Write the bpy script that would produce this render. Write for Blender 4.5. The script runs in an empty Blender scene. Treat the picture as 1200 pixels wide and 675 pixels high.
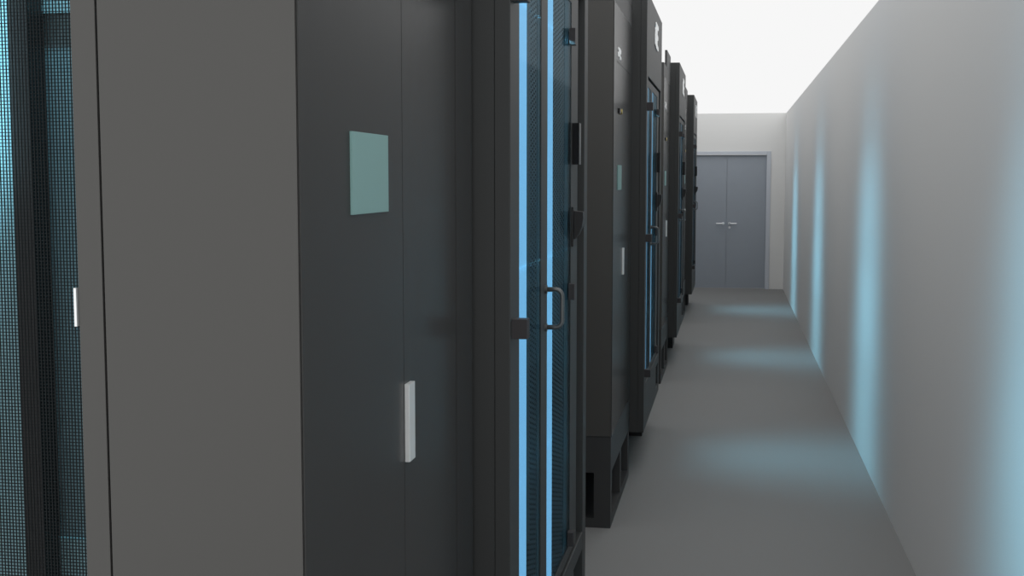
import bpy, math
from mathutils import Vector, Matrix

C = bpy.context.scene.collection
SC = bpy.context.scene

# ------------------------------------------------------------------ materials
def mat(name, col, rough=.5, metal=0, spec=.5, bump=0, bscale=60, vary=0, emit=None, estr=0, coat=0):
    m = bpy.data.materials.new(name); m.use_nodes = True
    nt = m.node_tree; b = nt.nodes['Principled BSDF']
    b.inputs['Base Color'].default_value = (*col, 1)
    b.inputs['Roughness'].default_value = rough
    b.inputs['Metallic'].default_value = metal
    b.inputs['Specular IOR Level'].default_value = spec
    b.inputs['Coat Weight'].default_value = coat
    if vary or bump:
        tc = nt.nodes.new('ShaderNodeTexCoord')
        n = nt.nodes.new('ShaderNodeTexNoise'); n.inputs['Scale'].default_value = bscale
        n.inputs['Detail'].default_value = 4
        nt.links.new(tc.outputs['Object'], n.inputs['Vector'])
        if vary:
            r = nt.nodes.new('ShaderNodeMapRange')
            r.inputs['To Min'].default_value = 1 - vary; r.inputs['To Max'].default_value = 1 + vary
            nt.links.new(n.outputs['Fac'], r.inputs['Value'])
            v = nt.nodes.new('ShaderNodeVectorMath'); v.operation = 'SCALE'
            v.inputs[0].default_value = col
            nt.links.new(r.outputs['Result'], v.inputs['Scale'])
            nt.links.new(v.outputs['Vector'], b.inputs['Base Color'])
        if bump:
            bp = nt.nodes.new('ShaderNodeBump'); bp.inputs['Strength'].default_value = bump
            bp.inputs['Distance'].default_value = .001
            nt.links.new(n.outputs['Fac'], bp.inputs['Height'])
            nt.links.new(bp.outputs['Normal'], b.inputs['Normal'])
    if emit:
        b.inputs['Emission Color'].default_value = (*emit, 1)
        b.inputs['Emission Strength'].default_value = estr
    return m

M = {}
M['wall'] = mat('wall_plaster', (.675, .68, .675), .9, spec=.1, bump=.3, bscale=220, vary=.03)
M['back'] = mat('end_wall_plaster', (.66, .66, .65), .9, spec=.1, bump=.25, bscale=200, vary=.03)
M['floor'] = mat('floor_screed', (.195, .197, .195), .62, spec=.3, bump=.35, bscale=170, vary=.07)
M['door'] = mat('door_paint', (.28, .31, .35), .5, spec=.3, vary=.03, bscale=8)
M['doorframe'] = mat('door_frame_paint', (.48, .51, .56), .5, spec=.3)
M['steel'] = mat('brushed_steel', (.62, .63, .65), .3, metal=1)
M['side'] = mat('side_sheet_warm_grey', (.058, .0573, .0545), .45, spec=.2, bump=.06, bscale=500, vary=.04)
M['light_block'] = mat('light_block_grey', (.2, .2, .2), .9, spec=.1)  # dark grey so the added wall bounces little light into the gaps
M['cab'] = mat('cabinet_powder_coat', (.042, .0425, .0425), .24, spec=.05, bump=.06, bscale=500, vary=.04)
M['rack'] = mat('rack_powder_coat', (.030, .032, .032), .5, spec=.35, bump=.06, bscale=500, vary=.04)
M['base'] = mat('base_powder_coat', (.030, .031, .032), .5, spec=.4)
M['dark'] = mat('black_plastic', (.012, .012, .013), .45, spec=.3)
M['black'] = mat('display_black', (.003, .003, .004), .25, spec=.2)
M['hinge'] = mat('hinge_brown_black', (.028, .026, .028), .5, spec=.3)
M['seam'] = mat('shadow_gap', (.004, .004, .004), .9, spec=0)
M['badge'] = mat('badge_teal', (.19, .33, .32), .5, spec=.3)
M['silver'] = mat('satin_aluminium', (.66, .68, .68), .42, metal=.35)
M['emblem'] = mat('emblem_chrome', (.78, .80, .80), .35, metal=.4)
M['brass'] = mat('lock_brass', (.45, .36, .12), .35, metal=.8)
M['handle'] = mat('handle_grey', (.10, .105, .105), .3, metal=.5)
M['pane_in'] = mat('inner_panel_blue_grey', (.20, .34, .38), .6, spec=.3)
M['trim'] = mat('slate_blue_trim', (.05, .095, .115), .6, spec=.2)
M['pane_dk'] = mat('inner_panel_dark', (.15, .25, .285), .6, spec=.2)
M['back_in'] = mat('rack_inside', (.03, .05, .06), .5)
M['wire'] = mat('mesh_wire', (.009, .011, .012), .6, spec=.1)
M['glow'] = mat('blue_light_diffuser', (.1, .25, .35), .5, emit=(.13, .31, .49), estr=1.75)
M['dim'] = mat('dim_blue_glow', (.03, .06, .08), .5, emit=(.08, .25, .34), estr=.35)  # emission stands in for blue light inside the rack

def glass_mat():
    m = bpy.data.materials.new('door_glass'); m.use_nodes = True
    nt = m.node_tree; nt.nodes.clear()
    o = nt.nodes.new('ShaderNodeOutputMaterial'); mx = nt.nodes.new('ShaderNodeMixShader')
    t = nt.nodes.new('ShaderNodeBsdfTransparent'); g = nt.nodes.new('ShaderNodeBsdfGlossy')
    t.inputs['Color'].default_value = (.84, .93, .96, 1); g.inputs['Roughness'].default_value = .04
    g.inputs['Color'].default_value = (.7, .85, .95, 1)
    lw = nt.nodes.new('ShaderNodeLayerWeight'); lw.inputs['Blend'].default_value = .5
    pw = nt.nodes.new('ShaderNodeMath'); pw.operation = 'POWER'; pw.inputs[1].default_value = 5
    ml = nt.nodes.new('ShaderNodeMath'); ml.operation = 'MULTIPLY_ADD'; ml.inputs[1].default_value = .05; ml.inputs[2].default_value = .02
    # absorption grows with the slant path through the pane
    def mm(op, a, b):
        n = nt.nodes.new('ShaderNodeMath'); n.operation = op
        for k, v in ((0, a), (1, b)):
            if isinstance(v, (int, float)): n.inputs[k].default_value = v
            else: nt.links.new(v, n.inputs[k])
        return n.outputs[0]
    cs = mm('MAXIMUM', mm('SUBTRACT', 1.0, lw.outputs['Facing']), .02)
    tr = mm('POWER', math.e, mm('DIVIDE', -.016, cs))
    vv = nt.nodes.new('ShaderNodeVectorMath'); vv.operation = 'SCALE'; vv.inputs[0].default_value = (.86, .93, .96)
    nt.links.new(tr, vv.inputs['Scale']); nt.links.new(vv.outputs['Vector'], t.inputs['Color'])
    nt.links.new(lw.outputs['Facing'], pw.inputs[0]); nt.links.new(pw.outputs[0], ml.inputs[0]); nt.links.new(ml.outputs[0], mx.inputs[0]); nt.links.new(t.outputs[0], mx.inputs[1])
    nt.links.new(g.outputs[0], mx.inputs[2]); nt.links.new(mx.outputs[0], o.inputs[0])
    return m
M['glass'] = glass_mat()

def perf_mat():
    # sheet metal with rows of small round holes
    m = bpy.data.materials.new('perforated_sheet'); m.use_nodes = True
    nt = m.node_tree; L = nt.links; b = nt.nodes['Principled BSDF']
    b.inputs['Base Color'].default_value = (.022, .055, .07, 1); b.inputs['Roughness'].default_value = .45
    tc = nt.nodes.new('ShaderNodeTexCoord'); sp = nt.nodes.new('ShaderNodeSeparateXYZ')
    L.new(tc.outputs['Object'], sp.inputs[0])
    def sn(sock, per, phase=None):
        a = nt.nodes.new('ShaderNodeMath'); a.operation = 'MULTIPLY'; a.inputs[1].default_value = 2*math.pi/per
        L.new(sock, a.inputs[0])
        s = nt.nodes.new('ShaderNodeMath'); s.operation = 'SINE'; L.new(a.outputs[0], s.inputs[0]); return s.outputs[0]
    s1 = sn(sp.outputs['Y'], .047); s2 = sn(sp.outputs['Z'], .0127)
    p = nt.nodes.new('ShaderNodeMath'); p.operation = 'MULTIPLY'; L.new(s1, p.inputs[0]); L.new(s2, p.inputs[1])
    g = nt.nodes.new('ShaderNodeMath'); g.operation = 'GREATER_THAN'; g.inputs[1].default_value = .22
    L.new(p.outputs[0], g.inputs[0])
    inv = nt.nodes.new('ShaderNodeMath'); inv.operation = 'SUBTRACT'; inv.inputs[0].default_value = 1
    L.new(g.outputs[0], inv.inputs[1]); L.new(inv.outputs[0], b.inputs['Alpha'])
    return m
M['perf'] = perf_mat()

# ------------------------------------------------------------------ mesh helpers
class MB:
    def __init__(s): s.v = []; s.f = []
    def box(s, x0, x1, y0, y1, z0, z1, bev=0):
        x0, x1 = sorted((x0, x1)); y0, y1 = sorted((y0, y1)); z0, z1 = sorted((z0, z1))
        n = len(s.v)
        s.v += [(x, y, z) for x in (x0, x1) for y in (y0, y1) for z in (z0, z1)]
        s.f += [[n+a for a in q] for q in ((0,1,3,2),(4,6,7,5),(0,4,5,1),(2,3,7,6),(0,2,6,4),(1,5,7,3))]
        return s
    def prism_yz(s, pts, x0, x1):
        n = len(s.v); k = len(pts)
        s.v += [(x0, y, z) for y, z in pts] + [(x1, y, z) for y, z in pts]
        s.f += [[n+i for i in range(k)][::-1], [n+k+i for i in range(k)]]
        s.f += [[n+i, n+(i+1) % k, n+k+(i+1) % k, n+k+i] for i in range(k)]
        return s
    def prism_xz(s, pts, y0, y1):
        n = len(s.v); k = len(pts)
        s.v += [(x, y0, z) for x, z in pts] + [(x, y1, z) for x, z in pts]
        s.f += [[n+i for i in range(k)], [n+k+i for i in range(k)][::-1]]
        s.f += [[n+i, n+k+i, n+k+(i+1) % k, n+(i+1) % k] for i in range(k)]
        return s
    def tube(s, pts, r, seg=12):
        pts = [Vector(p) for p in pts]; rings = []
        for i, p in enumerate(pts):
            d = (pts[min(i+1, len(pts)-1)] - pts[max(i-1, 0)]).normalized()
            up = Vector((0, 1, 0)) if abs(d.y) < .9 else Vector((1, 0, 0))
            a = d.cross(up).normalized(); b = d.cross(a).normalized()
            n = len(s.v); rings.append(n)
            s.v += [tuple(p + r*(math.cos(t)*a + math.sin(t)*b)) for t in [2*math.pi*j/seg for j in range(seg)]]
        for a, b in zip(rings, rings[1:]):
            s.f += [[a+j, a+(j+1) % seg, b+(j+1) % seg, b+j] for j in range(seg)]
        s.f += [[rings[0]+j for j in range(seg)][::-1], [rings[-1]+j for j in range(seg)]]
        return s
    def build(s, name, m, parent=None, bev=0, smooth=False):
        me = bpy.data.meshes.new(name); me.from_pydata(s.v, [], s.f); me.update()
        import bmesh
        bm = bmesh.new(); bm.from_mesh(me); bmesh.ops.recalc_face_normals(bm, faces=bm.faces); bm.to_mesh(me); bm.free()
        me.materials.append(m)
        if smooth:
            for p in me.polygons: p.use_smooth = True
        o = bpy.data.objects.new(name, me); C.objects.link(o)
        if parent: o.parent = parent
        if bev:
            b = o.modifiers.new('bevel', 'BEVEL'); b.width = bev; b.segments = 2; b.limit_method = 'ANGLE'
        return o

def struct(o): o['kind'] = 'structure'; return o
def thing(name, loc, label, cat, group):
    o = bpy.data.objects.new(name, None); C.objects.link(o); o.location = loc
    o.empty_display_size = .1
    o['label'] = label; o['category'] = cat; o['group'] = group
    return o
def copy_tree(o, parent=None):
    c = o.copy(); C.objects.link(c)
    if parent: c.parent = parent
    for ch in list(o.children): copy_tree(ch, c)
    return c

# ------------------------------------------------------------------ the room shell
WX = .784; BY = 18.98; WH = 2.635; Y0W = -1.5; XL = -1.66
struct(MB().box(XL, WX+.15, Y0W, BY+.15, -.12, 0).build('floor', M['floor']))
struct(MB().box(XL-.15, XL, 1.5, BY+.15, 0, WH).build('light_block_wall', M['light_block']))  # unseen wall, added to keep side light out of the gaps
struct(MB().box(WX, WX+.15, .3, BY+.15, 0, WH).build('wall_right', M['wall']))
# end wall with a doorway
DX0, DX1, DZ = -.66, .512, 2.02
w = MB()
w.box(XL, DX0-.05, BY, BY+.15, 0, WH); w.box(DX1+.05, WX, BY, BY+.15, 0, WH); w.box(DX0-.05, DX1+.05, BY, BY+.15, DZ+.04, WH)
struct(w.build('wall_back', M['back']))
d = MB()
seam = -.072
d.box(DX0, seam-.0025, BY+.035, BY+.075, .006, DZ-.004); d.box(seam+.0025, DX1, BY+.035, BY+.075, .006, DZ-.004)
d.box(seam-.02, seam+.02, BY+.06, BY+.09, .006, DZ-.004)
door = struct(d.build('door_1', M['door']))
fr = MB()
fr.box(DX1, DX1+.062, BY-.014, BY+.10, 0, DZ+.05); fr.box(DX0-.062, DX0, BY-.014, BY+.10, 0, DZ+.05)
fr.box(DX0, DX1, BY-.014, BY+.10, DZ, DZ+.05)
fr.build('door_frame', M['doorframe'], door, bev=.003)
for sx in (-1, 1):
    h = MB(); xc = seam + sx*.048
    h.tube([(xc, BY+.034, .985), (xc, BY+.024, .985)], .022, 20)
    h.tube([(xc, BY+.03, .985), (xc, BY-.012, .985), (xc+sx*.012, BY-.022, .985), (xc+sx*.105, BY-.022, .985)], .0085, 12)
    h.build('lever_handle', M['steel'], door)
k = MB(); k.tube([(seam+.048, BY+.034, .925), (seam+.048, BY+.024, .925)], .018, 20); k.build('keyhole_rosette', M['steel'], door)

# ------------------------------------------------------------------ solid tall cabinet (width along y, front towards +x)
WB, FB, BB, HB = 1.054, -.542, -1.62, 2.465
def make_cabinet(loc):
    # local: x measured from world 0, y from the near side
    t = thing('equipment_cabinet', loc, '', 'cabinet', 'closed equipment cabinets in the row')
    zb = .44
    SX = -.812            # seam between solid side sheet and the ventilated rear door
    b = MB()
    b.box(SX+.012, FB, 0, WB, zb, HB)                       # solid front section
    b.box(BB, BB+.03, 0, WB, zb, HB)                       # back sheet
    b.box(BB+.03, SX+.012, WB-.03, WB, zb, HB)              # far side sheet
    b.box(BB+.03, SX-.004, .0, WB-.03, HB-.08, HB)
    b.box(BB+.03, SX-.004, .0, WB-.03, zb, zb+.06)
    body = b.build('body', M['cab'], t, bev=.003)
    s = MB(); s.box(SX+.0017, FB-.001, -.004, .0, zb+.002, HB-.001); s.build('side_panel', M['side'], t)
    # ventilated side door: frame and woven wire
    f = MB()
    x0, x1, z0, z1 = BB+.002, SX-.0017, zb+.002, HB-.001
    f.box(x1-.034, x1, -.004, .03, z0, z1); f.box(x0, x0+.04, -.004, .03, z0, z1)
    f.box(x0+.04, x1-.034, -.004, .03, z1-.06, z1); f.box(x0+.04, x1-.034, -.004, .03, z0, z0+.06)
    vd = f.build('mesh_side_door', M['side'], t)
    g = MB(); p = .0046; wr = .0005
    n = int((x1-.034-(x0+.04))/p)
    for i in range(1, n):
        x = x1-.034-i*p; g.box(x-wr, x+wr, .0005, .002, z0+.06, z1-.06)
    n = int((z1-z0-.12)/p)
    for i in range(1, n):
        z = z0+.06+i*p; g.box(x0+.04, x1-.034, .002, .0035, z-wr, z+wr)
    g.build('wire_mesh', M['wire'], vd)
    # what shows through the wire: posts, panels and a blue lamp tube
    MB().box(-.994, -.967, .09, .13, zb+.06, HB-.08).build('inner_post', M['dark'], t)
    q = MB(); q.box(-1.50, -.997, .10, .11, zb+.06, HB-.08); q.build('light_panel', M['pane_in'], t)
    MB().box(-.998, -.90, .14, .15, 1.886, HB-.08).build('upper_fascia', M['pane_in'], t)
    MB().box(-.998, -.90, .14, .15, zb+.06, 1.121).build('lower_fascia', M['pane_in'], t)
    MB().box(-.979, -.90, .152, .157, 1.10, 1.90).build('recessed_fascia', M['pane_dk'], t)
    MB().box(-.998, -.979, .14, .15, 1.121, 1.886).build('fascia_upright', M['pane_dk'], t)
    MB().box(-.8540, -.8505, -.006, .006, 1.456, 1.507).build('edge_strip', M['silver'], t)  # small bright strip at the edge of the wire
    # base with cut-out windows
    bs = MB()
    for (a, c) in ((0, .07), (.50, .565), (.985, WB)):
        bs.box(FB-.04, FB-.001, a, c, .05, .265)
    bs.box(FB-.04, FB-.001, 0, WB, 0, .05); bs.box(FB-.04, FB-.001, 0, WB, .265, zb)
    bs.box(FB-.08, FB-.04, 0, .03, 0, zb); bs.box(BB, FB-.08, 0, .03, .265, zb)
    bs.box(BB, FB-.08, 0, .03, 0, .045); bs.box(BB, -.95, 0, .03, .045, .265)
    bs.box(BB, FB-.04, WB-.03, WB, 0, zb); bs.box(BB, BB+.04, .03, WB-.03, 0, zb)
    bs.box(BB+.04, FB-.04, .03, WB-.03, .0, .02)
    bs.box(-1.0, -.96, .03, WB-.03, .02, zb-.01)
    bs.build('base_frame', M['base'], t)
    # front: raised frame around an inset door
    fm = MB()
    fm.box(FB, FB+.002, 0, .13, zb, HB); fm.box(FB, FB+.002, .905, WB, zb, HB)
    fm.box(FB, FB+.002, .13, .905, 2.206, HB)
    fm.build('front_frame', M['cab'], t)
    dr = MB(); dr.box(FB, FB+.001, .132, .4985, zb+.004, 2.20); dr.box(FB, FB+.001, .5015, .900, zb+.004, 2.20)
    dr.build('front_door', M['cab'], t)
    fx = FB+.001
    MB().box(fx, fx+.0042, .211, .400, 1.599, 1.719).build('badge', M['badge'], t, bev=.0005)
    h = MB().box(fx, fx+.0085, .503, .541, 1.170, 1.304); h.build('door_handle', M['silver'], t, bev=.0006)
    lk = MB(); lk.box(fx, fx+.008, .235, .30, 1.966, 1.990); lk.build('lock', M['black'], t)
    l2 = MB(); l2.tube([(fx, .335, 1.978), (fx+.012, .335, 1.978)], .013, 16); l2.build('lock_cylinder', M['brass'], t)
    e = MB(); ex = FB+.002
    e.prism_yz([(.17,2.228),(.27,2.232),(.27,2.222),(.345,2.224),(.345,2.240),(.30,2.243),(.30,2.252),(.335,2.254),(.335,2.272),(.26,2.278),(.18,2.274),(.18,2.262),(.20,2.255),(.17,2.248)], ex, ex+.003)
    e.build('emblem', M['emblem'], t, bev=.001)
    # open frame unit on the roof
    r = MB(); z0 = HB; z1 = 2.575; z2 = 2.715
    r.box(FB-.03, FB-.001, 0, WB, z0+.03, z1-.03)
    r.box(FB-.03, FB-.001, 0, WB, z0, z0+.03); r.box(FB-.03, FB-.001, 0, WB, z1-.03, z1)
    for a, c in ((FB-.08, FB-.03), (FB-.45, FB-.38), (BB, BB+.05)): r.box(a, c, 0, .03, z0+.05, z1-.03)
    r.box(BB, FB-.03, 0, .03, z0, z0+.05); r.box(BB, FB-.03, 0, .03, z1-.03, z1)
    r.box(BB, FB-.03, WB-.03, WB, z0, z1); r.box(BB, BB+.03, .03, WB-.03, z0, z1)
    r.build('roof_frame', M['base'], t)
    MB().box(FB-.018, FB, .44, WB, z1-.002, z2).build('roof_upstand', M['base'], t)
    return t

# ------------------------------------------------------------------ glazed rack with blue light
WA, FA, BA, HA, ZA = 1.43, -.465, -1.60, 2.672, .24
def make_rack(loc):
    t = thing('server_rack', loc, '', 'server rack', 'glass door racks lit blue inside')
    b = MB(); fx = FA-.035
    b.box(BA, fx, 0, .025, ZA, HA); b.box(BA, fx, WA-.025, WA, ZA, HA)
    b.box(BA, BA+.025, .025, WA-.025, ZA, HA)
    b.box(BA+.025, fx, .025, WA-.025, HA-.03, HA); b.box(BA+.025, fx, .025, WA-.025, ZA, ZA+.03)
    b.build('body', M['rack'], t)
    f = MB()
    OY0, OY1, OZ0, OZ1 = .115, 1.345, .50, 2.220
    f.box(fx, FA, .0, OY0, ZA, HA); f.box(fx, FA, OY1, WA, ZA, HA)
    f.box(fx, FA, OY0, OY1, OZ1, HA)
    f.box(fx, FA, OY0, OY1, .44, OZ0); f.box(fx, FA, OY0, OY1, ZA, ZA+.06)
    f.box(fx, FA, OY0, 1.12, ZA+.06, .44)
    f.build('front_bezel', M['rack'], t, bev=.002)
    MB().box(FA-.09, FA-.08, 1.10, 1.41, ZA+.05, .45).box(FA-.05, FA-.04, 1.18, 1.36, OZ0-.02, OZ1+.02).build('recess_liner', M['dark'], t)
    dx = FA-.004
    d = MB()
    d.box(dx-.03, dx, .117, .135, OZ0+.01, 2.205)
    d.box(dx-.03, dx, .462, .568, OZ0+.01, 2.205)
    d.box(dx-.03, dx, 1.045, 1.20, OZ0+.01, 2.205)
    for a, c in ((.135, .462), (.568, 1.045)):
        d.box(dx-.03, dx, a, c, 2.165, 2.205); d.box(dx-.03, dx, a, c, OZ0+.01, OZ0+.045)
    door = d.build('door', M['rack'], t, bev=.0015)
    for a, c in ((.135, .462), (.568, 1.045)):
        MB().box(dx-.0025, dx-.001, a, c, OZ0+.045, 2.165).build('glass_pane', M['glass'], door)
    z0, z1 = OZ0+.045, 2.165
    for a, c in ((.135, .262), (.568, .690)):
        MB().box(dx-.006, dx-.004, a, c, z0, z1).build('light_strip', M['glow'], door)
    for a, c in ((.264, .430), (.692, .930)):
        MB().box(dx-.007, dx-.006, a, c, z0, z1).build('perforated_panel', M['perf'], door)
    for a, c in ((.430, .462), (.930, 1.0)):
        MB().box(dx-.008, dx-.004, a, c, z0, z1).build('side_trim', M['trim'], door)
    MB().box(dx-.008, dx-.004, 1.0, 1.045, z0, z1).build('dark_edge_strip', M['dark'], door)
    MB().box(FA-.14, FA-.13, .13, 1.2, z0, z1).build('glowing_back_panel', M['dim'], t)  # glows by itself so the interior looks blue-lit through the holes
    # grip, display and latch on the door
    hy = .53; r = .0062
    pts = [(dx, hy, 1.368)]
    for i in range(7):
        a = math.pi/2*i/6; pts.append((dx+.026+.018*math.sin(a), hy+.004, 1.350+.018*math.cos(a)))
    for i in range(7):
        a = math.pi/2*i/6; pts.append((dx+.026+.018*math.cos(a), hy+.004, 1.288-.018*math.sin(a)))
    pts.append((dx, hy, 1.270))
    g = MB().tube(pts, r, 14); g.build('grip_handle', M['handle'], door, smooth=True)
    for z in (1.368, 1.270): MB().tube([(dx, hy, z), (dx+.006, hy, z)], .011, 16).build('handle_mount', M['handle'], door)
    MB().box(dx, dx+.021, 1.070, 1.115, 1.694, 1.817).build('display', M['black'], door)
    lt = MB(); lt.box(dx, dx+.006, 1.055, 1.15, 1.450, 1.568)
    lt.prism_xz([(dx+.006, 1.556), (dx+.033, 1.553), (dx+.034, 1.535), (dx+.030, 1.508), (dx+.020, 1.485), (dx+.006, 1.470)], 1.07, 1.11)
    lt.build('latch', M['dark'], door, bev=.001)
    for z0_, z1_ in ((2.026, 2.070), (1.305, 1.348), (.55, .593)):
        MB().box(FA-.001, FA+.034, .016, .050, z0_, z1_).build('hinge', M['hinge'], t, bev=.001)
    for z0_, z1_ in ((2.039, 2.086), (1.296, 1.343), (.553, .595)):
        MB().box(FA-.004, FA+.013, .996, 1.030, z0_, z1_).build('hinge', M['hinge'], t)
    e = MB()
    e.prism_yz([(.66,2.45),(.74,2.436),(.90,2.432),(.965,2.440),(.965,2.462),(.86,2.470),(.86,2.494),(.93,2.500),(.93,2.524),(.86,2.530),(.86,2.556),(.965,2.562),(.95,2.588),(.74,2.592),(.68,2.58),(.70,2.56),(.66,2.55)], FA, FA+.006)
    e.build('emblem', M['emblem'], t, bev=.002)
    # plinth
    pl = MB(); pl.box(BA+.05, -.546, 1.05, WA-.01, 0, ZA); pl.box(BA+.05, -.80, .10, 1.05, 0, ZA)
    pl.build('plinth', M['dark'], t)
    return t

PITCH = 4.23
cab = make_cabinet((0, 1.506, 0)); rack = make_rack((0, 2.604, 0))
cabs = [cab] + [copy_tree(cab) for _ in range(3)]
racks = [rack] + [copy_tree(rack) for _ in range(3)]
for i, o in enumerate(cabs): o.location = (0, 1.506+PITCH*i, 0)
for i, o in enumerate(racks): o.location = (0, 2.604+PITCH*i, 0)
CL = ['big dark grey closed cabinet in the left foreground, square teal badge, black side seam',
      'dark closed cabinet on a windowed base, just beyond the nearest glass door rack',
      'far closed cabinet whose thin roof upstand rises against the white',
      'most distant closed cabinet, a thin dark sliver almost hidden between the two farthest glass racks']
RL = ['nearest glass door rack with two bright blue strips and a large grey grip handle',
      'second glass door rack, its big chrome emblem at the top right against the white',
      'third glass door rack down the corridor, narrow dim blue glass and small emblem',
      'farthest glass door rack at the end of the row, overlapping the grey double door']
for o, l in zip(cabs, CL): o['label'] = l
for o, l in zip(racks, RL): o['label'] = l

# ------------------------------------------------------------------ lights
def area(name, loc, sx, sy, power, col, rot, spread):
    l = bpy.data.lights.new(name, 'AREA'); l.shape = 'RECTANGLE'; l.size = sx; l.size_y = sy
    l.energy = power; l.color = col; l.spread = math.radians(spread)
    o = bpy.data.objects.new(name, l); C.objects.link(o); o.location = loc; o.rotation_euler = rot
    return o
for i in range(4):
    y = 2.604+PITCH*i
    for a, c in ((.135, .462), (.568, 1.0)):
        # led panels just behind each pane, facing the aisle (+x), some aimed down
        area('rack_led', (FA-.0072, y+(a+c)/2, 1.30), 1.5, c-a, 1.4*(c-a), (.34, .80, 1.0), (0, -math.pi/2, 0), 50)
        for zc, tl in ((2.05, 38), (1.45, 42), (.95, 50)):
            area('rack_led', (FA-.0065, y+(a+c)/2, zc), .006, c-a, 2.1*(c-a), (.34, .80, 1.0),
                 (0, -math.pi/2+math.radians(tl), 0), 65)
for i in range(1):
    y = 1.506+PITCH*i
    l = bpy.data.lights.new('cabinet_led', 'AREA'); l.shape = 'RECTANGLE'; l.size = .05; l.size_y = .5
    l.energy = 3.6; l.color = (.42, .85, 1.0)
    o = bpy.data.objects.new('cabinet_led', l); C.objects.link(o)
    o.location = (-1.10, y+.02, 1.90)
    o.rotation_euler = (math.pi/2, 0, math.radians(20))

l = bpy.data.lights.new('cabinet_fill_light', 'AREA'); l.shape = 'RECTANGLE'; l.size = .14; l.size_y = .02  # added fill lamp, brightens the fascias behind the wire
l.energy = 7; l.color = (.45, .85, 1.0)
o = bpy.data.objects.new('cabinet_fill_light', l); C.objects.link(o); o.location = (-.94, 1.506+.04, 2.30); o.rotation_euler = (math.radians(12), 0, 0)

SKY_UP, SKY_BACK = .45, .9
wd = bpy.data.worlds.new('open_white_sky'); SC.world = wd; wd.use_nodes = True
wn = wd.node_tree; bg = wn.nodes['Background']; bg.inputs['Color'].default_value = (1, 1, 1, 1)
def wm(op, a, b, cl=False):
    n = wn.nodes.new('ShaderNodeMath'); n.operation = op; n.use_clamp = cl
    for k, v in ((0, a), (1, b)):
        if isinstance(v, (int, float)): n.inputs[k].default_value = v
        else: wn.links.new(v, n.inputs[k])
    return n.outputs[0]
tc = wn.nodes.new('ShaderNodeTexCoord'); sx = wn.nodes.new('ShaderNodeSeparateXYZ'); wn.links.new(tc.outputs['Generated'], sx.inputs[0])
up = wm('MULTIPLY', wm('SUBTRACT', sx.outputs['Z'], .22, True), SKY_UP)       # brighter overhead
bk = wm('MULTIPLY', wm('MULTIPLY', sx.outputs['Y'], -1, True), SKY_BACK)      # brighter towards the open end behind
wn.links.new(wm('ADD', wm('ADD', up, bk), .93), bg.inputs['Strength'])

# ------------------------------------------------------------------ camera
f = 600/math.tan(math.radians(22.5))
p = math.atan(127.3/f); yw = math.atan(257.6/math.hypot(f, 127.3))
F = Vector((-math.sin(yw)*math.cos(p), math.cos(yw)*math.cos(p), -math.sin(p)))
R = Vector((math.cos(yw), math.sin(yw), 0)); U = R.cross(F)
cd = bpy.data.cameras.new('camera'); cd.sensor_fit = 'HORIZONTAL'; cd.angle = math.radians(45); cd.clip_start = .02
co = bpy.data.objects.new('camera', cd); C.objects.link(co)
mt = Matrix((R, U, -F)).transposed().to_4x4(); mt.translation = Vector((0, 0, 1.65)); co.matrix_world = mt
SC.camera = co

vs = SC.view_settings
SC.display_settings.display_device = 'sRGB'
vs.view_transform = 'Standard'; vs.look = 'None'; vs.gamma = 1; vs.exposure = 0; vs.use_curve_mapping = False
SC.cycles.max_bounces = 12; SC.cycles.diffuse_bounces = 6; SC.cycles.transparent_max_bounces = 16
